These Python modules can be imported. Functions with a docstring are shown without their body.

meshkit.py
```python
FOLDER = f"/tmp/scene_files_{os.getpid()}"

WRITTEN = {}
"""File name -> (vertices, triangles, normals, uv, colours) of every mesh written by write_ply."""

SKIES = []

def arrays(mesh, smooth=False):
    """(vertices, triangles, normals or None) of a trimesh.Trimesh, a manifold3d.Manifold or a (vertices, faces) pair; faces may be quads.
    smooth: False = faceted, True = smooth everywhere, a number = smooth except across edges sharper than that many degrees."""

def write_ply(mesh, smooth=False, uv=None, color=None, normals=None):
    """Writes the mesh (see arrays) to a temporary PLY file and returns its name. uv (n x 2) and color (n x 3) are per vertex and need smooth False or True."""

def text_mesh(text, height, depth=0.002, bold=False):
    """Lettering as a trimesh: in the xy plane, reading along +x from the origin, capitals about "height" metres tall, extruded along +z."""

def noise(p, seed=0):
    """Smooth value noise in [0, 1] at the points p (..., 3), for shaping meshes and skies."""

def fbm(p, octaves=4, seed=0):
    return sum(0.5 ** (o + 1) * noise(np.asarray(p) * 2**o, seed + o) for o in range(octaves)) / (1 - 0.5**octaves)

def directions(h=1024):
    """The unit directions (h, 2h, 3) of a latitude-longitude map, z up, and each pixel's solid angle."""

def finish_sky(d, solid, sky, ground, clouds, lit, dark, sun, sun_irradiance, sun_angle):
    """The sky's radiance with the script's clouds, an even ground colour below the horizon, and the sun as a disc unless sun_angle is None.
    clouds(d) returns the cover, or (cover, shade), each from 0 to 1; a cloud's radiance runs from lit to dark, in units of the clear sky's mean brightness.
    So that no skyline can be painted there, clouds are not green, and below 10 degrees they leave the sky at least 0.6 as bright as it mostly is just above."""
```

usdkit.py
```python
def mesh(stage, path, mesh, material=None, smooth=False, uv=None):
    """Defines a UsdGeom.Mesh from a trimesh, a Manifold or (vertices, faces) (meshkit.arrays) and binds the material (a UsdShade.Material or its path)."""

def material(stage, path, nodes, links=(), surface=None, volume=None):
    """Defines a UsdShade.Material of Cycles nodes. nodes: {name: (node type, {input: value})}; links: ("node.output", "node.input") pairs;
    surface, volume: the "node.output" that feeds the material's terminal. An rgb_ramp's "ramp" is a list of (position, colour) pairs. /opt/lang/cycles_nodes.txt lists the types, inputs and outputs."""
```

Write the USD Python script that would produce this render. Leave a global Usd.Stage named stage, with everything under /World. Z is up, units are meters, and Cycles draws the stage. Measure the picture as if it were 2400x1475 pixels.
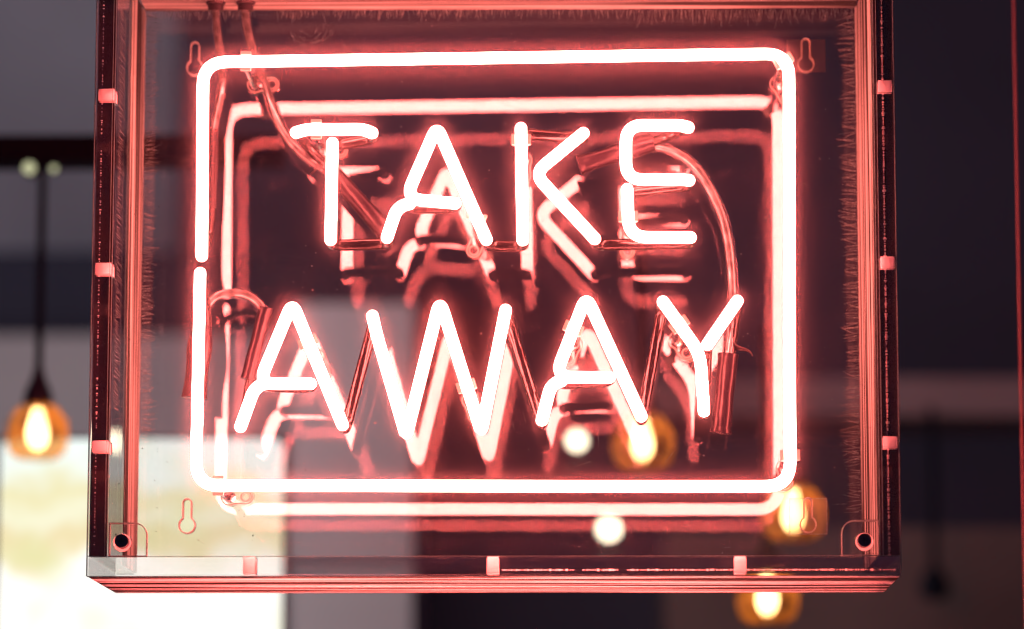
import math, random
import numpy as np, trimesh, usdkit, meshkit
from pxr import Gf, Sdf, Usd, UsdGeom, UsdLux, UsdShade
from shapely.geometry import Polygon, Point, box as sbox
from shapely.ops import unary_union

rng = np.random.default_rng(7)
random.seed(7)
stage = Usd.Stage.CreateInMemory()
UsdGeom.SetStageUpAxis(stage, 'Z')
UsdGeom.Xform.Define(stage, '/World')
UsdGeom.Scope.Define(stage, '/World/Looks')

# ------------------------------------------------------------------ camera
F_PX, MM = 8657.3, 0.315e-3          # focal length in photo pixels, metres per photo pixel at the tubes
D = F_PX * MM
PITCH, YAW, ROLL = 0.1508, -0.0248, 0.0009
OX, OZ = 0.1186, 1.815               # shifts the fitted frame: sign centred on x = 0, its bottom at 1.75 m
CAM = np.array([-0.0395 + OX, -D, -0.2785 + OZ])
fw = np.array([math.sin(YAW) * math.cos(PITCH), math.cos(YAW) * math.cos(PITCH), math.sin(PITCH)])
rt = np.array([math.cos(YAW), -math.sin(YAW), 0.0])
up = np.cross(rt, fw)
c_, s_ = math.cos(ROLL), math.sin(ROLL)
rt, up = c_ * rt + s_ * up, -s_ * rt + c_ * up
cam = UsdGeom.Camera.Define(stage, '/World/camera')
cam.CreateFocalLengthAttr(F_PX * 36 / 2400)
cam.CreateHorizontalApertureAttr(36.0)
cam.CreateFStopAttr(3.5)
cam.CreateFocusDistanceAttr(float(D * 1.004))
EXPOSURE = 3.0
cam.CreateExposureAttr(EXPOSURE)
K = 2.0 ** -EXPOSURE                 # light strengths below are written as they look after exposure
m = Gf.Matrix4d(*[float(x) for x in (*rt, 0, *up, 0, *(-fw), 0, *CAM, 1)])
cam.AddTransformOp().Set(m)


def at(px, py, Y=0.0):
    """The point of the plane y = Y that shows at a pixel of the 2400 x 1475 photograph."""
    d = fw + rt * ((px - 1200) / F_PX) - up * ((py - 737.5) / F_PX)
    return CAM + d * ((Y - CAM[1]) / d[1])


# ------------------------------------------------------------------ materials
def mat(name, nodes, links=(), surface=None, volume=None):
    return usdkit.material(stage, '/World/Looks/' + name, nodes, links, surface, volume)


def principled(name, color, rough=0.5, **kw):
    return mat(name, {'p': ('principled_bsdf', {'base_color': color, 'roughness': rough, **kw})}, surface='p.BSDF')


def emitter(name, color, strength):
    return mat(name, {'e': ('emission', {'color': color, 'strength': strength * K})}, surface='e.emission')


# ------------------------------------------------------------------ ambient light of the dim room
dome = UsdLux.DomeLight.Define(stage, '/World/room_ambience')
dm = mat('room_ambience', {'b': ('background_shader', {'color': (0.68, 0.40, 0.90), 'strength': 0.042 * K})}, surface='b.background')
UsdShade.MaterialBindingAPI.Apply(dome.GetPrim()).Bind(dm)


def rect_light(name, loc, target, w, h, color, strength):
    L = UsdLux.RectLight.Define(stage, '/World/' + name)
    L.CreateWidthAttr(w); L.CreateHeightAttr(h)
    L.CreateColorAttr(Gf.Vec3f(*color)); L.CreateIntensityAttr(strength * K)
    L.CreateNormalizeAttr(True)
    loc, target = np.array(loc, float), np.array(target, float)
    z = (loc - target) / np.linalg.norm(loc - target)
    x = np.cross([0, 0, 1.0] if abs(z[2]) < .95 else [0, 1.0, 0], z); x /= np.linalg.norm(x)
    y = np.cross(z, x)
    L.AddTransformOp().Set(Gf.Matrix4d(*[float(v) for v in (*x, 0, *y, 0, *z, 0, *loc, 1)]))


NEON = (1.0, 0.128, 0.108)
M = {}
M['neon'] = emitter('neon_glow', NEON, 105)
M['connector'] = mat('blacked_out_glass', {
    'tc': ('texture_coordinate', {}), 'n': ('noise_texture', {'scale': 160.0, 'detail': 3.0}),
    'b': ('bump', {'strength': 0.25, 'distance': 0.002}),
    'p': ('principled_bsdf', {'base_color': (0.0035, 0.002, 0.003), 'roughness': 0.05, 'ior': 1.5})},
    [('tc.object', 'n.vector'), ('n.fac', 'b.height'), ('b.normal', 'p.normal')], surface='p.BSDF')
M['sleeve'] = mat('red_silicone_sleeve', {
    'tc': ('texture_coordinate', {}), 'n': ('noise_texture', {'scale': 90.0, 'detail': 3.0}),
    'b': ('bump', {'strength': 0.35, 'distance': 0.002}),
    'p': ('principled_bsdf', {'base_color': (0.011, 0.009, 0.015), 'roughness': 0.30, 'ior': 1.45}),
    't': ('translucent_bsdf', {'color': (0.012, 0.009, 0.014)}), 'x': ('mix_closure', {'fac': 0.3})},
    [('tc.object', 'n.vector'), ('n.fac', 'b.height'), ('b.normal', 'p.normal'), ('p.BSDF', 'x.closure1'), ('t.BSDF', 'x.closure2')], surface='x.closure')
M['conductor'] = mat('tinned_strands', {
    'tc': ('texture_coordinate', {}), 'n': ('noise_texture', {'scale': 120.0, 'detail': 2.0}), 'b': ('bump', {'strength': 0.15, 'distance': 0.001}),
    'r': ('rgb_ramp', {'ramp': [(0.35, (0.05, 0.06, 0.06)), (0.65, (0.16, 0.19, 0.18))]}),
    'p': ('principled_bsdf', {'metallic': 0.35, 'roughness': 0.28})},
    [('tc.object', 'n.vector'), ('n.fac', 'b.height'), ('n.fac', 'r.fac'), ('r.color', 'p.base_color'), ('b.normal', 'p.normal')], surface='p.BSDF')
M['support_glass'] = mat('clear_support_glass', {'g': ('glass_bsdf', {'color': (0.97, 0.93, 0.92), 'roughness': 0.05, 'IOR': 1.47})}, surface='g.BSDF')
M['clip'] = mat('milky_clip', {
    'd': ('diffuse_bsdf', {'color': (0.40, 0.42, 0.38)}), 't': ('translucent_bsdf', {'color': (0.40, 0.42, 0.38)}), 'x': ('mix_closure', {'fac': 0.5})},
    [('d.BSDF', 'x.closure1'), ('t.BSDF', 'x.closure2')], surface='x.closure')
M['acrylic'] = mat('acrylic_wall', {'g': ('glass_bsdf', {'color': (0.99, 0.96, 0.96), 'roughness': 0.0, 'IOR': 1.49})}, surface='g.BSDF')


def pane(name, r0, haze, rough, dust, gloss=0.0):
    """A clear acrylic sheet: mirror reflection by angle, a little surface haze and fine dust."""
    return mat(name, {
        'lw': ('layer_weight', {'blend': 0.5}),
        'p5': ('math', {'math_type': 'power', 'value2': 5.0}),
        'ma': ('math', {'math_type': 'multiply_add', 'value2': 1 - r0, 'value3': r0}),
        't': ('transparent_bsdf', {'color': (0.995, 0.985, 0.985)}),
        'g': ('glossy_bsdf', {'color': (1, 1, 1), 'roughness': gloss}),
        'x': ('mix_closure', {}),
        'h': ('refraction_bsdf', {'color': (1, 1, 1), 'roughness': rough, 'IOR': 1.5}),
        'xh': ('mix_closure', {'fac': haze}),
        'geo': ('geometry', {}),
        'n': ('noise_texture', {'scale': 14.0, 'detail': 4.0, 'roughness': 0.6}),
        'nr': ('rgb_ramp', {'ramp': [(0.0, (0.2,) * 3), (0.45, (0.5,) * 3), (0.6, (1.4,) * 3), (0.75, (2.6,) * 3), (1.0, (4.0,) * 3)]}),
        'dm': ('math', {'math_type': 'multiply', 'value2': dust}),
        'td': ('translucent_bsdf', {'color': (0.8, 0.74, 0.78)}), 'dd': ('diffuse_bsdf', {'color': (0.8, 0.74, 0.78)}),
        'xd': ('mix_closure', {'fac': 0.5}), 'out': ('mix_closure', {}),
    }, [('lw.facing', 'p5.value1'), ('p5.value', 'ma.value1'), ('ma.value', 'x.fac'), ('t.BSDF', 'x.closure1'), ('g.BSDF', 'x.closure2'),
        ('x.closure', 'xh.closure1'), ('h.BSDF', 'xh.closure2'),
        ('geo.position', 'n.vector'), ('n.fac', 'nr.fac'), ('nr.color', 'dm.value1'), ('dm.value', 'out.fac'),
        ('td.BSDF', 'xd.closure1'), ('dd.BSDF', 'xd.closure2'), ('xh.closure', 'out.closure1'), ('xd.closure', 'out.closure2')], surface='out.closure')


M['jacket'] = pane('clear_cable_jacket', 0.06, 0.0, 0.2, 0.012)
M['clear_wall'] = pane('acrylic_clear_wall', 0.05, 0.0, 0.2, 0.0006, 0.02)
M['front_pane'] = pane('acrylic_front', 0.041, 0.008, 0.45, 0.0009)
M['back_pane'] = pane('acrylic_back', 0.041, 0.002, 0.35, 0.0009)


def frosted(name, color, contrast=(0.45, 1.0), stretch=(60, 60, 60)):
    return mat(name, {
        'geo': ('geometry', {}), 'mp': ('mapping', {'scale': stretch}), 'n': ('noise_texture', {'scale': 8.0, 'detail': 3.0, 'roughness': 0.55}),
        'r': ('rgb_ramp', {'ramp': [(0.42, tuple(contrast[0] * c for c in color)), (0.60, tuple(contrast[1] * c for c in color))]}),
        'd': ('diffuse_bsdf', {}), 't': ('translucent_bsdf', {}), 'x': ('mix_closure', {'fac': 0.5})},
        [('geo.position', 'mp.vector'), ('mp.vector', 'n.vector'), ('n.fac', 'r.fac'), ('r.color', 'd.color'), ('r.color', 't.color'),
         ('d.BSDF', 'x.closure1'), ('t.BSDF', 'x.closure2')], surface='x.closure')


M['frost'] = frosted('frosted_acrylic', (0.5, 0.62, 0.58), (0.8, 1.0))
M['tab'] = principled('milky_tab', (0.92, 0.88, 0.86), 0.5, subsurface_weight=1.0, subsurface_scale=0.012, subsurface_radius=(1.0, 0.9, 0.85))
M['sawn'] = frosted('sawn_edge', (0.42, 0.56, 0.50), (0.10, 1.0), (9, 9, .25))
M['sawn_h'] = frosted('sawn_edge_level', (0.45, 0.58, 0.52), (0.10, 1.0), (.25, 10, 10))
M['film'] = frosted('underside_film', (0.85, 0.95, 0.92), (0.06, 1.0), (.3, 8, 8))
M['crack'] = frosted('craze_lines', (0.32, 0.42, 0.38), (0.5, 1.0))
M['dust'] = frosted('dust_specks', (0.30, 0.29, 0.27), (0.4, 1.0))
M['screw'] = principled('black_screw', (0.11, 0.11, 0.14), 0.3, metallic=0.6)
M['grommet'] = principled('black_rubber', (0.012, 0.010, 0.014), 0.5)
M['tape'] = mat('clear_tape', {
    'geo': ('geometry', {}), 'n': ('noise_texture', {'scale': 700.0, 'detail': 3.0}), 'b': ('bump', {'strength': 0.4, 'distance': 0.0006}),
    't': ('transparent_bsdf', {'color': (0.97, 0.94, 0.88)}), 'g': ('glossy_bsdf', {'roughness': 0.25}), 'x': ('mix_closure', {'fac': 0.06}),
    'h': ('refraction_bsdf', {'roughness': 0.35, 'IOR': 1.3}), 'y': ('mix_closure', {'fac': 0.05})},
    [('geo.position', 'n.vector'), ('n.fac', 'b.height'), ('b.normal', 'g.normal'), ('t.BSDF', 'x.closure1'), ('g.BSDF', 'x.closure2'),
     ('b.normal', 'h.normal'), ('x.closure', 'y.closure1'), ('h.BSDF', 'y.closure2')], surface='y.closure')


# ------------------------------------------------------------------ scene helpers
used = {}


def numbered(path):
    n = used.get(path, 0); used[path] = n + 1
    return path if n == 0 else f'{path}_{n:03d}'


def tag(prim, **kw):
    for k, v in kw.items():
        if v: prim.SetCustomDataByKey(k, v)
    return prim


class Thing:
    def __init__(self, name, label, category, base, group=None):
        self.base = np.array(base, float)
        self.path = numbered('/World/' + name)
        x = UsdGeom.Xform.Define(stage, self.path); x.AddTranslateOp().Set(Gf.Vec3d(*map(float, base)))
        self.prim = tag(x.GetPrim(), label=label, category=category, group=group)

    def part(self, name, mesh, material, label=None, parent=None, smooth=35, kind=None):
        v, f = (mesh.vertices, mesh.faces) if isinstance(mesh, trimesh.Trimesh) else meshkit.arrays(mesh)[:2]
        mm = trimesh.Trimesh(np.array(v) - self.base, np.array(f), process=False)
        p = usdkit.mesh(stage, numbered((parent or self.path) + '/' + name), mm, material, smooth=smooth)
        tag(p.GetPrim(), label=label, kind=kind)
        return str(p.GetPath())


def setting(name, mesh, material, label, category, kind=None, smooth=False):
    p = usdkit.mesh(stage, numbered('/World/' + name), mesh, material, smooth=smooth)
    tag(p.GetPrim(), label=label, category=category, kind=kind)
    return p


def box(x0, x1, y0, y1, z0, z1):
    b = trimesh.creation.box([x1 - x0, y1 - y0, z1 - z0]); b.apply_translation([(x0 + x1) / 2, (y0 + y1) / 2, (z0 + z1) / 2])
    return b


def join(*ms):
    return trimesh.util.concatenate(list(ms))


def bevel_box(x0, x1, y0, y1, z0, z1, r=0.0008):
    pts = [(x, y, z) for i in range(3) for (x, y, z) in [
        (a_ + (r if i != 0 else 0) * sa, b_ + (r if i != 1 else 0) * sb, c__ + (r if i != 2 else 0) * sc)
        for a_, sa in ((x0, 1), (x1, -1)) for b_, sb in ((y0, 1), (y1, -1)) for c__, sc in ((z0, 1), (z1, -1))]]
    return trimesh.Trimesh(pts).convex_hull


def fillet(pts, cuts, n=10):
    """Rounds the corners of a polyline; cuts: length taken off each side of every inner corner."""
    pts = [np.array(p, float) for p in pts]
    out = [pts[0]]
    for i in range(1, len(pts) - 1):
        a, b, c = pts[i - 1], pts[i], pts[i + 1]
        la, lc = np.linalg.norm(a - b), np.linalg.norm(c - b)
        d = min(cuts[i - 1] if np.ndim(cuts) else cuts, 0.49 * la if i > 1 else 0.95 * la, 0.49 * lc if i < len(pts) - 2 else 0.95 * lc)
        p, q = b + (a - b) / la * d, b + (c - b) / lc * d
        for t in np.linspace(0, 1, n):
            out.append((1 - t) ** 2 * p + 2 * t * (1 - t) * b + t * t * q)
    out.append(pts[-1])
    return np.array(out)


def spline(pts, n=60):
    from scipy.interpolate import CubicSpline
    pts = np.array(pts, float); t = np.r_[0, np.cumsum(np.linalg.norm(np.diff(pts, axis=0), axis=1))]
    return CubicSpline(t, pts)(np.linspace(0, t[-1], n))


def resample(p, step):
    t = np.r_[0, np.cumsum(np.linalg.norm(np.diff(p, axis=0), axis=1))]
    keep = np.r_[True, np.diff(t) > 1e-9]; p, t = p[keep], t[keep]
    return np.stack([np.interp(np.linspace(0, t[-1], max(2, int(t[-1] / step) + 1)), t, p[:, k]) for k in range(3)], 1)


def tube(path, radius, sides=20, round_ends=True, flat=1.0):
    """A tube of given radius (one number, or one per point) along a path, with domed or flat ends."""
    p = np.array(path, float); n = len(p)
    r = np.full(n, radius, float) if np.ndim(radius) == 0 else np.array(radius, float)
    tan = np.gradient(p, axis=0); tan /= np.linalg.norm(tan, axis=1, keepdims=True)
    if round_ends:
        a = np.linspace(0, np.pi / 2, 6)[:-1]
        p = np.vstack([[p[0] - tan[0] * r[0] * math.cos(x) for x in a], p, [p[-1] + tan[-1] * r[-1] * math.cos(x) for x in a[::-1]]])
        tan = np.vstack([[tan[0]] * 5, tan, [tan[-1]] * 5])
        r = np.r_[[max(r[0] * math.sin(x), 1e-5) for x in a], r, [max(r[-1] * math.sin(x), 1e-5) for x in a[::-1]]]
        n += 10
    u = np.cross(tan[0], [0.3, 1, 0.2]); u /= np.linalg.norm(u)
    V = []
    ang = np.linspace(0, 2 * np.pi, sides, endpoint=False)
    for i in range(n):
        u = u - tan[i] * (u @ tan[i]); u /= np.linalg.norm(u); w = np.cross(tan[i], u)
        V.append(p[i] + r[i] * (np.cos(ang)[:, None] * u + flat * np.sin(ang)[:, None] * w))
    V = np.vstack(V); Fc = []
    for i in range(n - 1):
        for k in range(sides):
            a, b = i * sides + k, i * sides + (k + 1) % sides
            Fc += [(a, b, b + sides), (a, b + sides, a + sides)]
    c0, c1 = len(V), len(V) + 1
    V = np.vstack([V, p[0], p[-1]])
    for k in range(sides):
        Fc += [(c0, (k + 1) % sides, k), (c1, (n - 1) * sides + k, (n - 1) * sides + (k + 1) % sides)]
    t = trimesh.Trimesh(V, Fc, process=False)
    if t.volume < 0: t.invert()
    return t


def extrude_y(poly, y0, y1):
    """A shape drawn in (x, z), given thickness from y0 to y1."""
    ms = []
    for g in getattr(poly, 'geoms', [poly]):
        e = trimesh.creation.extrude_polygon(g, y1 - y0, engine='earcut')
        v = np.array(e.vertices); e.vertices = np.stack([v[:, 0], v[:, 2] + y0, v[:, 1]], 1); e.invert()
        ms.append(e)
    t = join(*ms)
    if t.volume < 0: t.invert()
    return t


def lathe(profile, centre, sides=32):
    """profile: (radius, z) pairs turned about the vertical through centre."""
    e = trimesh.creation.revolve(np.array(profile), sections=sides); e.apply_translation(centre)
    return e


# ------------------------------------------------------------------ the acrylic case
A, B, TH, T = 0.0852, 0.0663, 0.0141, 0.005
XL, XR = -0.4121 + OX, 0.1739 + OX
ZB, ZT = -0.0650 + OZ, 0.3919 + OZ            # bottom (outside), top (inside)
YF, YB = -B, A                                 # inner faces of the front and back sheets
G = 0.0004
case = Thing('acrylic_sign_case', 'clear acrylic box with scratched edges enclosing the neon words and border', 'display case', ((XL + XR) / 2, 0, ZB))
iL, iR, iB = XL + TH, XR - TH, ZB + TH
# tabs of the side walls showing through slots of the front sheet
slots = []
for px, py in ((247, 222), (235, 630), (232, 1047)):
    p = at(px, py, YF - T); slots.append((XL + .0022, iL - .0005, p[2] - .0041, p[2] + .0041))
for px, py in ((2075, 202), (2080, 615), (2087, 1037)):
    p = at(px, py, YF - T); slots.append((iR + .0030, XR - .0012, p[2] - .0041, p[2] + .0041))
for px, py in ((583, 1337), (1155, 1340), (1735, 1335)):
    p = at(px, py, YF - T); slots.append((p[0] - .0041, p[0] + .0041, ZB + .0015, iB - .0005))
NOTCH = .014


def notched(b):
    for x0, x1, z0, z1 in slots:
        if x1 < iL + .001: c = box(x0 - G, iL + .01, YF - .001, YF + NOTCH, z0 - G, z1 + G)
        elif x0 > iR - .001: c = box(iR - .01, x1 + G, YF - .001, YF + NOTCH, z0 - G, z1 + G)
        else: c = box(x0 - G, x1 + G, YF - .001, YF + NOTCH, z0 - G, iB + .01)
        b = trimesh.boolean.difference([b, c], engine='manifold')
    return b


case.part('side_wall', notched(box(XL, iL, YF + .0022, YB, iB + G, ZT - G)), M['acrylic'], 'left acrylic side wall', smooth=False)
case.part('side_wall', notched(box(iR, XR, YF + .0022, YB, iB + G, ZT - G)), M['acrylic'], 'right acrylic side wall', smooth=False)
case.part('bottom_wall', notched(box(XL, XR, YF + .0022, YB, ZB, iB)), M['clear_wall'], smooth=False)
case.part('top_wall', box(XL, XR, YF + G, YB, ZT, ZT + TH), M['acrylic'], smooth=False)
sheet = sbox(XL, ZB, XR, ZT + TH)
for x0, x1, z0, z1 in slots:
    sheet = sheet.difference(sbox(x0 - G, z0 - G, x1 + G, z1 + G))
for x0, x1, z0, z1 in slots:
    case.part('joint_tab', bevel_box(x0, x1, YF - T - .0004, YF + NOTCH - G, z0, z1, .0004), M['tab'], smooth=False)
case.part('front_sheet', extrude_y(sheet, YF - T, YF), M['front_pane'], smooth=False)


def keyhole(cx, cz, s=1.0):
    return unary_union([Point(cx, cz).buffer(.0066 * s, 24), sbox(cx - .0037 * s, cz, cx + .0037 * s, cz + .017 * s), Point(cx, cz + .017 * s).buffer(.0037 * s, 16)])


holes = [at(x, y, YB) for x, y in ((456, 152), (1889, 144), (438, 1225), (1894, 1223))]
back = sbox(iL + G, iB + G, iR - G, ZT - G)
for h in holes:
    back = back.difference(keyhole(h[0], h[2] - .002))
case.part('back_sheet', extrude_y(back, YB, YB + T), M['back_pane'], smooth=False)
for h in holes:
    k = keyhole(h[0], h[2] - .002)
    case.part('keyhole_rim', extrude_y(k.difference(k.buffer(-.0009)), YB - .0003, YB + T + .0003), M['frost'], 'pale cut edge of a keyhole slot in the back sheet')
# rough glued strips lining the walls towards the back
mid = YF + (YB - YF) * .52
case.part('edge_strip', box(iL + G, iL + .0012, mid, YB - .0028, iB + .001, ZT - .002), M['sawn'], smooth=False)
case.part('edge_strip', box(iR - .0012, iR - G, YF + .0075, YB - .0028, iB + .001, ZT - .002), M['sawn'], smooth=False)
for x0, x1 in ((XL + .0005, iL - .0006), (iR + .0006, XR - .0005)):
    case.part('back_gasket', box(x0, x1, YB + .0006, YB + .0036, iB, ZT), M['grommet'], 'dark gasket along the back of a side wall', smooth=False)
zq = ZB - .0004
case.part('edge_strip', trimesh.Trimesh([(XL + .0005, YF - T + .0005, zq), (XR - .0005, YF - T + .0005, zq), (XR - .0005, YB, zq), (XL + .0005, YB, zq)], [(0, 2, 1), (0, 3, 2)]), M['film'], 'streaked film along the underside of the case', smooth=False)
case.part('edge_strip', box(iL + .002, iR - .002, mid - .02, YB - .0028, ZT - .0012, ZT - G), M['sawn_h'], smooth=False)


def bead(p0, p1, r, mtl):
    n = 260
    p = np.array(p0)[None] * (1 - np.linspace(0, 1, n))[:, None] + np.array(p1)[None] * np.linspace(0, 1, n)[:, None]
    rr = r * (0.75 + 0.5 * meshkit.fbm(p * 400, 3, 5))
    case.part('glue_bead', tube(p, rr, 8, False), mtl)


e = .0012
bead((iL + e, YB - e, iB + .001), (iL + e, YB - e, ZT - .001), .0012, M['sawn'])


def dotted(p0, p1, n, r):
    """A broken line of glue dots and tiny spikes."""
    ms = []
    for i in range(n):
        t = (i + rng.uniform(-.5, .5)) / n
        if meshkit.noise(np.array([[t * 26, r * 1e4, 0.5]]), 3)[0] < .30: continue
        q = np.array(p0) * (1 - t) + np.array(p1) * t
        d = trimesh.creation.icosphere(0, r * rng.uniform(.5, 1.5)); d.apply_scale([rng.uniform(.6, 2.6), .7, rng.uniform(.6, 2.2)]); d.apply_translation(q)
        ms.append(d)
    case.part('glue_bead', join(*ms), M['tab'], 'broken row of pale glue dots')


dotted((iR + .0068, YF + .0011, iB + .001), (iR + .0068, YF + .0011, ZT - .001), 420, .00045)
dotted((XL + .0040, YF + .0011, iB + .001), (XL + .0040, YF + .0011, ZT - .001), 200, .0003)
dotted((XL + .3, YF + .0011, iB - .0095), (XR - .003, YF + .0011, iB - .0095), 300, .00035)
bead((XR + .0003, YF - T, ZB), (XR + .0003, YF - T, ZT + TH), .00045, M['frost'])
bead((XL - .0003, YF - T, ZB), (XL - .0003, YF - T, ZT + TH), .00045, M['frost'])
bead((XL, YF - T, ZB - .0003), (XR, YF - T, ZB - .0003), .0004, M['frost'])
for xx in (iL + .0003, iL - .0016, iR - .0003, iR + .0018):
    bead((xx, YF - T - .0002, iB), (xx, YF - T - .0002, ZT), .00028, M['frost'])
bead((XL, YF - T - .0002, iB), (XR, YF - T - .0002, iB), .00022, M['frost'])
bead((iR - e, YB - e, iB + .001), (iR - e, YB - e, ZT - .001), .0012, M['sawn'])
bead((iL + .001, YB - e, ZT - e), (iR - .001, YB - e, ZT - e), .0012, M['sawn_h'])

# corner plates with their screws, just behind the front sheet
for side, px, py, hole in ((1, 345, 1225, (287, 1270)), (-1, 1972, 1219, (2025, 1268))):
    Yp = YF + .0006
    c = at(px, py, Yp); xe = iL + G if side > 0 else iR - G
    x0, x1 = min(c[0], xe), max(c[0], xe); z0, z1 = iB + .0006, c[2]
    r = .0095
    pl = sbox(x0, z0, x1, z1 - r).union(sbox(min(xe, c[0] - side * r), z0, max(xe, c[0] - side * r), z1)).union(Point(c[0] - side * r, z1 - r).buffer(r, 24))
    hc = at(*hole, Yp)
    pl = pl.intersection(sbox(x0, z0, x1, z1))
    plate = case.part('corner_plate', extrude_y(pl.difference(Point(hc[0], hc[2]).buffer(.0066, 32)), Yp, Yp + .005), M['back_pane'], 'rounded acrylic corner plate holding a black screw', smooth=False)
    rim = pl.difference(pl.buffer(-.0007))
    case.part('plate_edge', extrude_y(rim, Yp + .0003, Yp + .0053), M['frost'], parent=plate)
    case.part('screw_cup', extrude_y(Point(hc[0] - .0004 * side, hc[2] - .0006).buffer(.0064, 32).difference(Point(hc[0], hc[2]).buffer(.0050, 32)), Yp + .0008, Yp + .003), M['tab'], parent=plate)
    star = unary_union([sbox(hc[0] - .0026, hc[2] - .0006, hc[0] + .0026, hc[2] + .0006), sbox(hc[0] - .0006, hc[2] - .0026, hc[0] + .0006, hc[2] + .0026)])
    disc = Point(hc[0], hc[2]).buffer(.0049, 32)
    case.part('screw', join(extrude_y(disc.difference(star), YF - T - .0012, YF + .004), extrude_y(disc, YF - .002, YF + .004)), M['screw'], 'black cross-head screw', parent=plate, smooth=30)

# fine crazing in the acrylic along the inner edges of the back sheet
hair = []


def hairs(p, inward, along, n, L0, L1):
    for i in range(n):
        t = (i + rng.uniform(-.45, .45)) / n
        a = p[0] + (p[1] - p[0]) * t
        q = 0.6 + 0.8 * meshkit.fbm(np.array([[t * 14, 3.1, L0 * 900]]), 3, 2)[0]
        if rng.random() < 0.12: continue
        L = (L0 + (L1 - L0) * rng.random()) * q
        st = rng.uniform(0, .25) * L + .0015
        pts = []
        bend = rng.normal(0, .16); bend2 = rng.normal(0, .12)
        for s in np.linspace(0, 1, 5):
            pts.append(a + inward * (st + L * s) + along * (L * (bend * s + bend2 * s * s)))
        pts = np.array(pts); pts[:, 1] = YB - .0006
        hair.append(tube(pts, np.array([.00022, .00024, .0002, .00015, .00007]) * rng.uniform(.6, 1.3), 3, False))


X_, Z_ = np.array([1., 0, 0]), np.array([0, 0, 1.])
zmid = at(340, 1010, YB)[2]
hairs((np.array([iL, 0, zmid]), np.array([iL, 0, ZT])), X_, Z_, 230, .007, .012)
hairs((np.array([iR, 0, at(2010, 1200, YB)[2]]), np.array([iR, 0, ZT])), -X_, Z_, 260, .009, .013)
hairs((np.array([at(650, 20, YB)[0], 0, ZT]), np.array([at(1500, 20, YB)[0], 0, ZT])), -Z_, X_, 190, .003, .009)
hairs((np.array([at(1500, 20, YB)[0], 0, ZT]), np.array([iR, 0, ZT])), -Z_, X_, 130, .006, .013)
hairs((np.array([iL, 0, ZT]), np.array([at(600, 20, YB)[0], 0, ZT])), -Z_, X_, 60, .004, .009)
for i in range(230):
    z = zmid + (ZT - zmid) * (i + rng.uniform(-.4, .4)) / 230
    y0 = rng.uniform(YF + .006, YF + .02); L = rng.uniform(.015, .04); sl = rng.normal(.0, .06)
    ss = np.linspace(0, 1, 4)
    hair.append(tube(np.stack([np.full(4, iL + .0005), y0 + L * ss, z + L * sl * ss], 1), np.array([.00005, .00012, .0001, .00004]), 3, False))
# a swirl of cracks near the top cables
sw = at(725, 75, YB)
for i in range(40):
    r = rng.uniform(.005, .017); a0 = rng.uniform(3.4, 6.0); da = rng.uniform(.15, .6)
    aa = np.linspace(a0, a0 + da, 6)
    pts = np.stack([sw[0] + r * 1.15 * np.cos(aa), np.full(6, YB - .0006), sw[2] + .004 + r * np.sin(aa)], 1)
    hair.append(tube(pts, .0001, 3, False))
case.part('crazing', join(*hair), M['crack'], 'fine hair cracks fringing the inner edges of the sheet', smooth=False, kind='stuff')

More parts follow.
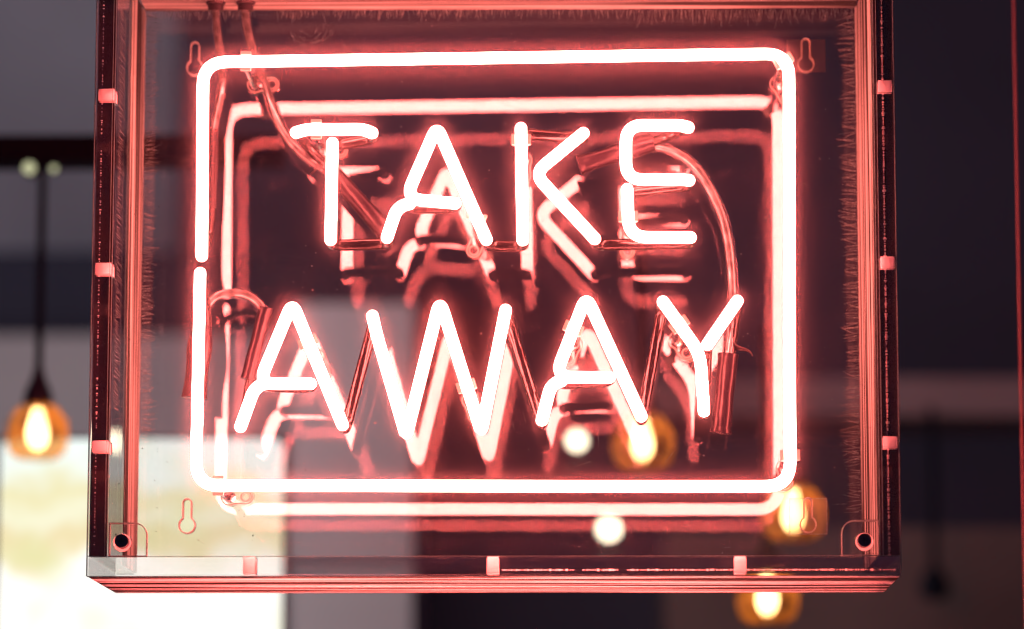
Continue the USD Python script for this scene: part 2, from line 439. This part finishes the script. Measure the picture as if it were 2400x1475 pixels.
# dust and scratches on the front sheet
specks = []
for i in range(1500):
    x, z = rng.uniform(iL, iR), rng.uniform(iB, ZT)
    r = rng.choice([.00018, .00026, .00036, .00055], p=[.5, .3, .15, .05])
    s = trimesh.creation.icosphere(0, r); s.apply_scale([rng.uniform(.6, 1.6), .3, rng.uniform(.6, 1.6)])
    s.apply_translation([x, YF - T - .0004 if i % 3 else YB - .0006, z]); specks.append(s)
for (x0, y0, x1, y1) in ((1345, 1095, 1388, 1081), (1560, 1085, 1578, 1060), (1950, 1183, 1988, 1181), (1225, 962, 1232, 990), (1200, 985, 1206, 1010), (1401, 990, 1403, 1050), (1690, 1284, 1712, 1283), (1226, 1299, 1236, 1316), (1545, 868, 1578, 882)):
    p0, p1 = at(x0, y0, YF - T - .0004), at(x1, y1, YF - T - .0004)
    specks.append(tube(np.linspace(p0, p1, 4), [.00005, .0001, .00012, .00005], 4, False))
case.part('dust', join(*specks), M['dust'], 'tiny dust specks and scratches on the sheets', smooth=False, kind='stuff')

# ------------------------------------------------------------------ neon tubes
R = 14.3 * MM


def stroke(px, cuts, closed_ends=True):
    p = fillet([at(x, y) for x, y in px], np.array(cuts) * MM if np.ndim(cuts) else cuts * MM, 14)
    out = [p[0]]
    for a, b in zip(p[:-1], p[1:]):
        d = np.linalg.norm(b - a)
        if d < 3e-4: continue
        k = max(1, int(math.ceil(d / .009)))
        out += [a + (b - a) * i / k for i in range(1, k + 1)]
    return tube(np.array(out), R, 18)


CUTY = .024


def link(p0, p1, depth=CUTY, r=.97):
    a, b = at(*p0), at(*p1); o = np.array([0, 1.0, 0])
    pth = fillet([a + o * .0052, a + o * depth, b + o * depth, b + o * .0052], [.009, .009])
    return tube(resample(pth, .002), R * r, 18)


def bent(points, r, step=.002, ends=True, sides=16):
    return tube(resample(spline([at(*p) for p in points], 90), step), r * MM, sides, ends)


def sleeve(p0, p1, w0, w1, lip=True):
    """A soft sleeve pushed over a tube end: tapered, slightly creased, with a rolled lip."""
    a, b = at(*p0), at(*p1); n = 34
    t = np.linspace(0, 1, n)
    p = a[None] * (1 - t)[:, None] + b[None] * t[:, None]
    bulge = 1 + .06 * np.sin(t * 7.0 + w0) + .10 * np.exp(-((t - .3) / .18) ** 2)
    r = (w0 * (1 - t) + w1 * t) / 2 * MM * bulge
    if lip: r[-2:] *= 1.12; r[:2] *= 1.05
    return tube(p, r, 22, False, flat=.86)


take = Thing('neon_word', 'glowing neon tube bent into the upper word TAKE', 'neon sign', at(1160, 577))
LET = [
    ('T', [([(694, 311), (716, 304), (850, 303), (872, 312)], 14), ([(779, 336), (775, 562)], 0)]),
    ('A', [([(1140, 562), (1024, 297), (950, 466), (1067, 477)], (24, 40)), ([(960, 478), (932, 483), (907, 557)], 26)]),
    ('K', [([(1221, 301), (1225, 563)], 0), ([(1367, 313), (1252, 407), (1394, 560)], 34)]),
    ('E', [([(1613, 299), (1594, 294), (1467, 294), (1467, 421.5), (1596, 421.5), (1615, 423)], (8, 42, 42, 8)), ([(1470, 444), (1474, 556), (1618, 557)], 44)]),
]
for ch, ss in LET:
    take.part('letter', join(*[stroke(*s) for s in ss]), M['neon'], f'glowing letter {ch}', smooth=True)
for p0, p1, d in (((872, 313), (781, 331), .018), ((775, 563), (907, 559), CUTY), ((960, 478), (1067, 478), .018), ((1141, 564), (1225, 565), CUTY),
                  ((1221, 300), (1368, 312), .022), ((1395, 562), (1618, 558), CUTY), ((1470, 442), (1614, 424), .018)):
    take.part('connector', link(p0, p1, d), M['connector'], smooth=True)
take.part('electrode', bent([(694, 312, .004), (700, 318, .028), (738, 362, .045), (775, 402, .050)], 12), M['connector'], smooth=True)
take.part('electrode', bent([(1613, 300, .004), (1600, 305, .022), (1560, 322, .034), (1520, 336, .036)], 11), M['connector'], smooth=True)
take.part('glass_tip', tube(spline([at(*p) for p in ((742, 352, .048), (746, 375, .050), (741, 395, .051), (726, 409, .052))], 24), np.linspace(7, 1.2, 24) * MM, 12), M['connector'], smooth=True)
take.part('electrode_sleeve', sleeve((768, 392, .050), (908, 548, .050), 40, 46), M['sleeve'], 'dark red sleeve slanting from the letter T')
take.part('electrode_sleeve', sleeve((1530, 333, .036), (1356, 388, .036), 44, 45), M['sleeve'], 'dark red sleeve behind the letters K and E')

away = Thing('neon_word', 'glowing neon tube bent into the lower word AWAY', 'neon sign', at(1150, 1012))
LET = [
    ('A', [([(803, 996), (685, 710), (606, 900), (728, 900)], (26, 40)), ([(622, 899), (598, 906), (564, 1000)], 24)]),
    ('W', [([(873, 741), (882, 782), (952, 1022), (1031, 704), (1128, 1012), (1185, 727)], (25, 8, 30, 8))]),
    ('A', [([(1503, 976), (1374, 695), (1300, 885), (1428, 885)], (28, 44)), ([(1316, 893), (1292, 900), (1270, 985)], 22)]),
    ('Y', [([(1554, 708), (1641, 829), (1650, 964)], 34), ([(1728, 706), (1658, 808)], 0)]),
]
for i, (ch, ss) in enumerate(LET):
    away.part('letter', join(*[stroke(*s) for s in ss]), M['neon'], f'glowing letter {ch}' + (' at the start of the word' if i == 0 else ' beside the Y' if i == 2 else ''), smooth=True)
for p0, p1, d in (((622, 899), (728, 901), .018), ((804, 998), (873, 741), CUTY), ((1186, 729), (1270, 987), CUTY), ((1316, 893), (1428, 886), .018),
                  ((1504, 978), (1554, 708), CUTY), ((1650, 966), (1658, 809), .020)):
    away.part('connector', link(p0, p1, d), M['connector'], smooth=True)
away.part('electrode', bent([(564, 1001, .004), (567, 994, .022), (576, 940, .034), (590, 870, .036)], 10), M['connector'], smooth=True)
away.part('electrode', bent([(1728, 706, .004), (1727, 716, .022), (1720, 770, .033), (1710, 850, .034)], 12), M['connector'], smooth=True)
away.part('glass_tip', tube(spline([at(*p) for p in ((1716, 800, .034), (1728, 815, .034), (1748, 820, .034), (1763, 834, .034))], 24), np.linspace(9, 1.3, 24) * MM, 12), M['connector'], smooth=True)
away.part('electrode_sleeve', sleeve((623, 722, .036), (580, 890, .036), 34, 33), M['sleeve'], 'dark red sleeve left of the first letter A')
away.part('electrode_sleeve', sleeve((1707, 830, .034), (1689, 1016, .034), 46, 46), M['sleeve'], 'dark red sleeve hanging beside the letter Y')

border = Thing('neon_border', 'glowing neon tube bent into a rounded rectangle around the two words', 'neon sign', at(1160, 1154))
border.part('tube', stroke([(473, 600), (476, 146), (1849, 126), (1852, 1140), (459, 1139), (469, 641)], 58), M['neon'], 'glowing rounded rectangle', smooth=True)
border.part('electrode', bent([(472, 606, .004), (474, 606, .020), (487, 575, .046), (497, 480, .060)], 8), M['connector'], smooth=True)
border.part('electrode', bent([(469, 632, .004), (471, 636, .018), (483, 700, .030), (488, 780, .030)], 8), M['connector'], smooth=True)
border.part('electrode_sleeve', sleeve((501, 304, .060), (497, 490, .060), 23, 21), M['sleeve'], 'narrow dark red sleeve right of the upper left upright')
border.part('electrode_sleeve', sleeve((473, 765, .030), (455, 934, .030), 50, 62, False), M['sleeve'], 'wide dark red sleeve behind the left upright')

# ------------------------------------------------------------------ cables
def cable(pts, label, r=12.5, base=0):
    p = resample(spline([at(*q) for q in pts], 120), .0025)
    t = Thing('cable', label, 'cable', p[base])
    j = t.part('jacket', tube(p, r * MM, 18, False), M['jacket'], smooth=True)
    t.part('conductor', tube(p, r * .70 * MM, 12, False), M['conductor'], smooth=True)


cable([(506, -25, .060), (506, 34, .060), (513, 102, .060), (521, 170, .060), (518, 217, .060), (507, 275, .060), (501, 312, .060)], 'clear cable from the black grommet down to the narrow sleeve by the left upright', 12.5)
cable([(574, -25, .060), (575, 34, .060), (593, 119, .060), (619, 190, .058), (646, 271, .055), (686, 339, .052), (729, 376, .050), (785, 410, .050)], 'clear cable curving from the right black grommet to the letter T', 13.5)
cable([(1500, 345, .040), (1555, 348, .043), (1612, 376, .045), (1662, 440, .046), (1697, 520, .045), (1713, 610, .042), (1717, 700, .038), (1712, 790, .035), (1706, 850, .034)], 'long clear cable arching from behind the letter E down to the letter Y', 14)
cable([(470, 790, .030), (478, 735, .033), (497, 702, .036), (545, 686, .038), (592, 700, .037), (622, 735, .036)], 'short clear cable arching over from the left upright to the lower letter A', 13)

for x, lab in ((506, 'black rubber grommet where the left cable enters the case'), (576, 'black rubber grommet where the second cable enters the case')):
    c = at(x, -12, .060)
    g = Thing('grommet', lab, 'grommet', (c[0], c[1], ZT - .006))
    prof = [(.0040, ZT - .003), (.0072, ZT - .003), (.0078, ZT - .0018), (.0072, ZT - .0006), (.0040, ZT - .0006), (.0040, ZT - .003)]
    g.part('flange', lathe(prof, (c[0], c[1], 0), 28), M['grommet'])
    g.part('collar', lathe([(.0041, ZT - .0085), (.0058, ZT - .0085), (.0062, ZT - .0034), (.0041, ZT - .0034), (.0041, ZT - .0085)], (c[0], c[1], 0), 28), M['grommet'])

# ------------------------------------------------------------------ tube supports: built once round the origin (tube along x), then placed by reference
proto = '/World/tube_support_kind'
stage.CreateClassPrim(proto)


def proto_part(name, mesh, material, smooth=30):
    usdkit.mesh(stage, proto + '/' + name, mesh, material, smooth=smooth)


bw = 12.2 * MM
ring = Point(0, 0).buffer(R * 1.62, 32).difference(Point(0, 0).buffer(R * 1.04, 32)).intersection(sbox(-1, -.0012, 1, 1))   # (z, y) section, open to the front
ears = unary_union([ring, sbox(-R * 1.62, -.0030, -R * 1.12, 0), sbox(R * 1.12, -.0030, R * 1.62, 0)])
cl = join(*[trimesh.creation.extrude_polygon(g, 2 * bw, engine='earcut') for g in getattr(ears, 'geoms', [ears])])
v = np.array(cl.vertices); cl.vertices = np.stack([v[:, 2] - bw, v[:, 1], v[:, 0]], 1)
if cl.volume < 0: cl.invert()
proto_part('clip', cl, M['clip'])


def along_y(profile, cx=0.0, cz=0.0, sides=28):
    e = trimesh.creation.revolve(np.array(profile), sections=sides); v = np.array(e.vertices)
    e.vertices = np.stack([v[:, 0] + cx, v[:, 2], -v[:, 1] + cz], 1)
    return e


y1 = A - .0034
post = along_y([(0, .0084), (.0040, .0084), (.0044, .012), (.0044, .030), (.0040, .033), (.0040, .052), (.0046, .054), (.0046, y1 - .0004), (0, y1 - .0004)])
proto_part('post', post, M['support_glass'])
basep = unary_union([Point(0, 0).buffer(.0076, 24), Point(.0125, 0).buffer(.0066, 24), sbox(0, -.0064, .0125, .0064)]).difference(Point(.0125, 0).buffer(.0022, 20))
proto_part('base', extrude_y(basep, y1, A - .0006), M['support_glass'])
proto_part('base_rib', extrude_y(basep.buffer(-.0008).difference(basep.buffer(-.0018)), y1 - .0008, y1 - .0002), M['clip'])


def support(px, py, ang, label):
    p = at(px, py)
    x = UsdGeom.Xform.Define(stage, numbered('/World/tube_support'))
    x.AddTranslateOp().Set(Gf.Vec3d(*map(float, p))); x.AddRotateYOp().Set(float(ang))
    x.GetPrim().GetReferences().AddInternalReference(proto); x.GetPrim().SetInstanceable(True)
    tag(x.GetPrim(), label=label, category='tube support', group='clear supports holding the neon tubes')


support(576, 144.5, 1, 'clear support under the upper left of the glowing border')
support(1836, 143, 62, 'clear support at the upper right corner of the border')
support(1851.5, 1068, 88, 'clear support at the lower right of the border')
support(512, 1139, 0, 'clear support at the lower left corner of the border')
support(741, 304, 0, 'clear support behind the bar of the letter T')
support(1117, 509, 113, 'clear support on the right leg of the A in the upper word')
support(1221.5, 328, 90, 'clear support on the upright of the letter K')
support(1472, 508, 90, 'clear support on the lower upright of the letter E')
support(722, 802, 67, 'clear support on the right leg of the first A below')
support(1093, 905, 72, 'clear support on the third stroke of the letter W')
support(1344, 770, 112, 'clear support on the left leg of the A beside the Y')
support(1592, 761, 54, 'clear support on the left arm of the letter Y')

# tape over two keyholes
for h, lab, w, hh in ((holes[3], 'square of clear tape over the lower right keyhole', .0145, .0138), (holes[1], 'faint square of clear tape over the upper right keyhole', .0150, .0130)):
    t = Thing('tape', lab, 'tape', (h[0], YB - .0012, h[2] - hh))
    q = sbox(h[0] - w, h[2] - hh + .004, h[0] + w, h[2] + hh + .004)
    t.part('film', extrude_y(q, YB - .0010, YB - .0008), M['tape'], smooth=False)
    if h is holes[3]:
        t.part('edge', extrude_y(q.difference(q.buffer(-.0003)), YB - .0013, YB - .0011), M['crack'], smooth=False)

# ------------------------------------------------------------------ the dim room behind
def plaster(name, color, rough=0.9, scale=1.2, amount=0.25):
    return mat(name, {
        'geo': ('geometry', {}), 'n': ('noise_texture', {'scale': scale, 'detail': 5.0}),
        'r': ('rgb_ramp', {'ramp': [(0.3, tuple(c * (1 - amount) for c in color)), (0.7, tuple(c * (1 + amount) for c in color))]}),
        'p': ('principled_bsdf', {'roughness': rough, 'specular_ior_level': 0.2})},
        [('geo.position', 'n.vector'), ('n.fac', 'r.fac'), ('r.color', 'p.base_color')], surface='p.BSDF')


M['wall'] = plaster('grey_plaster', (0.42, 0.42, 0.47))
M['dark'] = plaster('dark_navy_paint', (0.022, 0.021, 0.036))
M['partition'] = plaster('dark_aubergine_paint', (0.058, 0.046, 0.072))
M['pillar'] = plaster('pale_mauve_plaster', (0.27, 0.245, 0.26))
M['wood'] = plaster('brown_wood', (0.30, 0.19, 0.20), .7, 3.0)
M['counter'] = plaster('dark_brown_counter', (0.125, 0.078, 0.075), .7, 3.0)
M['metal'] = principled('dark_metal', (0.015, 0.017, 0.03), 0.5)
M['cord'] = principled('black_cord', (0.006, 0.007, 0.014), 0.8, specular_ior_level=0.1)
M['bulb'] = emitter('warm_bulb', (1.0, 0.78, 0.46), 11)
M['spot'] = emitter('white_bulb', (1.0, 0.90, 0.62), 9)
M['dimspot'] = emitter('dim_bulb', (0.85, 0.85, 0.50), .75)
M['amber'] = mat('amber_glass', {
    't': ('transparent_bsdf', {'color': (1.0, 0.86, 0.68)}), 'd': ('translucent_bsdf', {'color': (0.95, 0.36, 0.08)}), 'g': ('glossy_bsdf', {'roughness': 0.1}),
    'x': ('mix_closure', {}), 'y': ('mix_closure', {'fac': 0.05}),
    'tc': ('texture_coordinate', {}), 'n': ('noise_texture', {'scale': 42.0, 'detail': 2.0}), 'm': ('map_range', {'from_min': 0.38, 'from_max': 0.68, 'to_min': 0.03, 'to_max': 0.30, 'clamp': True})},
    [('tc.object', 'n.vector'), ('n.fac', 'm.value'), ('m.result', 'x.fac'), ('t.BSDF', 'x.closure1'), ('d.BSDF', 'x.closure2'), ('x.closure', 'y.closure1'), ('g.BSDF', 'y.closure2')], surface='y.closure')


def block(px0, py0, px1, py1, Y, depth):
    """A solid whose front face at distance Y spans two pixels of the photograph."""
    a, b = at(px0, py0, Y), at(px1, py1, Y)
    return box(min(a[0], b[0]), max(a[0], b[0]), Y, Y + depth, min(a[2], b[2]), max(a[2], b[2]))


w0 = at(-700, -700, 5.0); w1 = at(3100, 2300, 5.0)
setting('far_wall', box(w0[0], w1[0], 5.0, 5.2, w1[2], w0[2]), M['wall'], 'grey plaster wall at the back of the dim room, fading into dark', 'wall', 'structure')
setting('beam', block(-400, 318, 660, 376, 1.0, .05), M['cord'], 'dark level beam across the upper left, pendant lamp below it', 'beam')
setting('bulkhead', block(-400, 590, 1000, 785, 3.6, .6), M['dark'], 'dark navy bulkhead across the wall on the left', 'bulkhead')
setting('partition', block(425, -500, 2900, 2200, 4.2, .2), M['partition'], 'tall dark partition filling the right of the room', 'partition')
setting('lower_wall', block(-400, 788, 688, 2000, 3.45, .12), M['pillar'], 'pale grey lower wall below the dark bulkhead at the left', 'wall', 'structure')
setting('pillar', block(690, 712, 962, 2000, 2.4, .3), M['pillar'], 'pale mauve pillar block standing right of the glowing panel', 'pillar')
setting('shelf', block(1500, 888, 2900, 972, 2.9, .25), M['wood'], 'brown level shelf crossing behind the right side of the case', 'shelf')
setting('counter', block(1560, 1238, 2800, 2000, 2.6, .8), M['counter'], 'dim brown counter front at the lower right', 'counter')

# lit picture panel, lower left
pf = block(2, 1030, 655, 1900, 1.15, .03)
panel = Thing('lit_panel', 'bright cream backlit panel with a blurred olive picture at lower left', 'lit panel', (pf.bounds[:, 0].mean(), 1.15, pf.bounds[0, 2]))
pb = pf.bounds
panel.part('frame', box(pb[0, 0] - .004, pb[1, 0] + .004, 1.156, 1.186, pb[0, 2] - .004, pb[1, 2] + .004), M['metal'], smooth=False)
zc = lambda y: at(300, y, 1.15)[2]
zt_, zb_ = zc(1030), zc(1475)
M['picture'] = mat('lit_picture', {
    'geo': ('geometry', {}), 'sp': ('separate_xyz', {}),
    'mr': ('map_range', {'from_min': zt_, 'from_max': zb_, 'to_min': 0.0, 'to_max': 1.0, 'clamp': True}),
    'n': ('noise_texture', {'scale': 16.0, 'detail': 2.0}), 'nm': ('math', {'math_type': 'multiply_add', 'value2': 0.5, 'value3': -0.25}),
    'ad': ('math', {'math_type': 'add', 'use_clamp': True}),
    'r': ('rgb_ramp', {'ramp': [(0.0, (0.86, 0.95, 0.92)), (0.16, (0.84, 0.90, 0.82)), (0.28, (0.80, 0.74, 0.44)), (0.40, (0.86, 0.84, 0.62)), (0.50, (0.80, 0.68, 0.40)), (0.60, (0.84, 0.74, 0.48)), (0.70, (1.0, 0.98, 0.90)), (1.0, (1.08, 1.06, 0.96))]}),
    'n2': ('noise_texture', {'scale': 13.0, 'detail': 1.0}), 'm2': ('map_range', {'from_min': 0.5, 'from_max': 0.72, 'to_min': 0.0, 'to_max': 0.55, 'clamp': True}),
    'mx': ('mix_color', {'b': (0.70, 0.74, 0.36)}),
    'e': ('emission', {'strength': 1.15 * K})},
    [('geo.position', 'sp.vector'), ('sp.z', 'mr.value'), ('geo.position', 'n.vector'), ('n.fac', 'nm.value1'), ('nm.value', 'ad.value1'), ('mr.result', 'ad.value2'), ('ad.value', 'r.fac'), ('geo.position', 'n2.vector'), ('n2.fac', 'm2.value'), ('m2.result', 'mx.fac'), ('r.color', 'mx.a'), ('mx.result', 'e.color')], surface='e.emission')
r_ = .011
fp = sbox(pb[0, 0] + r_, pb[0, 2] + r_, pb[1, 0] - r_, pb[1, 2] - r_).buffer(r_, 12)
panel.part('picture', extrude_y(fp, 1.15, 1.1555), M['picture'], 'glowing picture, pale above, olive in the middle, white below', smooth=False)

# pendant lamps: one kind, placed by reference
lamp = '/World/pendant_lamp_kind'
stage.CreateClassPrim(lamp)


def lamp_part(name, mesh, material, smooth=30):
    usdkit.mesh(stage, lamp + '/' + name, mesh, material, smooth=smooth)


q_ = .62
def lp(pts): return [(r * q_, z * q_) for r, z in pts]


lamp_part('bulb', lathe(lp([(0, -.034), (.008, -.032), (.0155, -.020), (.0165, -.006), (.013, .012), (.0085, .026), (.008, .033), (0, .034)]), (0, 0, 0)), M['bulb'], True)
lamp_part('glass_shade', lathe(lp([(.030, -.050), (.046, -.040), (.052, -.016), (.050, .012), (.036, .034), (.020, .046), (.019, .044), (.034, .032), (.048, .011), (.050, -.016), (.044, -.038), (.030, -.048), (.030, -.050)]), (0, 0, 0)), M['amber'], True)
lamp_part('socket', lathe(lp([(0, .034), (.020, .035), (.025, .046), (.022, .062), (.012, .085), (.007, .105), (0, .106)]), (0, 0, 0)), M['metal'])
lamp_part('cord', lathe([(0, .064), (.0042, .064), (.0042, .275), (0, .275)], (0, 0, 0), 10), M['cord'])


def pendant(px, py, Y, label):
    p = at(px, py, Y)
    x = UsdGeom.Xform.Define(stage, numbered('/World/pendant_lamp')); x.AddTranslateOp().Set(Gf.Vec3d(*map(float, p)))
    x.GetPrim().GetReferences().AddInternalReference(lamp); x.GetPrim().SetInstanceable(True)
    tag(x.GetPrim(), label=label, category='pendant lamp', group='amber glass pendant lamps in the room')


pendant(88, 1006, 1.02, 'amber pendant lamp left of the case above the lit panel')
pendant(1506, 1030, .95, 'amber pendant lamp seen between the last A and the Y')
pendant(1858, 1196, .95, 'amber pendant lamp beside the lower right corner of the border')
pendant(1798, 1392, 1.05, 'amber pendant lamp showing below the bottom edge of the case')


def spot(px, py, Y, r, material, label):
    p = at(px, py, Y)
    t = Thing('spot_lamp', label, 'spot lamp', p)
    s = trimesh.creation.icosphere(3, r); s.apply_translation(p); t.part('bulb', s, material, smooth=True)
    h = trimesh.creation.cylinder(r * 1.15, r * 2.4, sections=24); h.apply_transform(trimesh.transformations.rotation_matrix(math.pi / 2, [1, 0, 0])); h.apply_translation(p + np.array([0, r * 1.7, 0])); t.part('housing', h, M['metal'])


spot(1352, 1033, 2.4, .009, M['spot'], 'small white spot lamp under the last letter A')
spot(1427, 1240, 2.4, .011, M['spot'], 'small white spot lamp below the bottom of the border')
spot(68, 394, .96, .0062, M['dimspot'], 'dim yellowish spot lamp left of the pendant cord under the beam')
spot(126, 396, .97, .0035, M['dimspot'], 'fainter yellowish spot lamp right of the pendant cord under the beam')

p = at(2190, 1375, 2.4)
dl = Thing('unlit_pendant', 'unlit dark pendant lamp hanging at the lower right', 'pendant lamp', p)
dl.part('shade', lathe([(0, -.02), (.018, -.016), (.022, .0), (.016, .016), (.006, .028), (0, .029)], p), M['cord'])
dl.part('cord', lathe([(0, .028), (.006, .028), (.006, .25), (0, .25)], p, 12), M['cord'])

# edge of a glass door at the far right
a, b = at(2366, 1900, .25), at(2440, -500, .25)
ge = Thing('glass_door', 'dark edged glass door leaf at the right border of the picture', 'door', (at(2400, 1900, .25)[0], .25, a[2]))
e0, e1 = at(2404, 1470, .25), at(2376, 0, .25)
dirv = (e1 - e0) / np.linalg.norm(e1 - e0)
ge.part('edge_trim', tube(np.linspace(e0 - dirv * .1, e1 + dirv * .1, 6), .0012, 8, False), M['wood'], 'thin brass coloured edge line')

# room lamps (outside the picture, as the lit wall implies)
rect_light('wall_washer', (at(-500, 100, 3.0)[0], 3.0, at(0, -1100, 3.0)[2]), at(150, 300, 5.0), 1.0, .6, (0.90, 0.84, 1.0), 1.1)
rect_light('side_window', at(-1000, 700, 1.7), at(700, 900, 3.2), 1.2, 1.2, (1.0, 0.93, 0.92), 6.2)
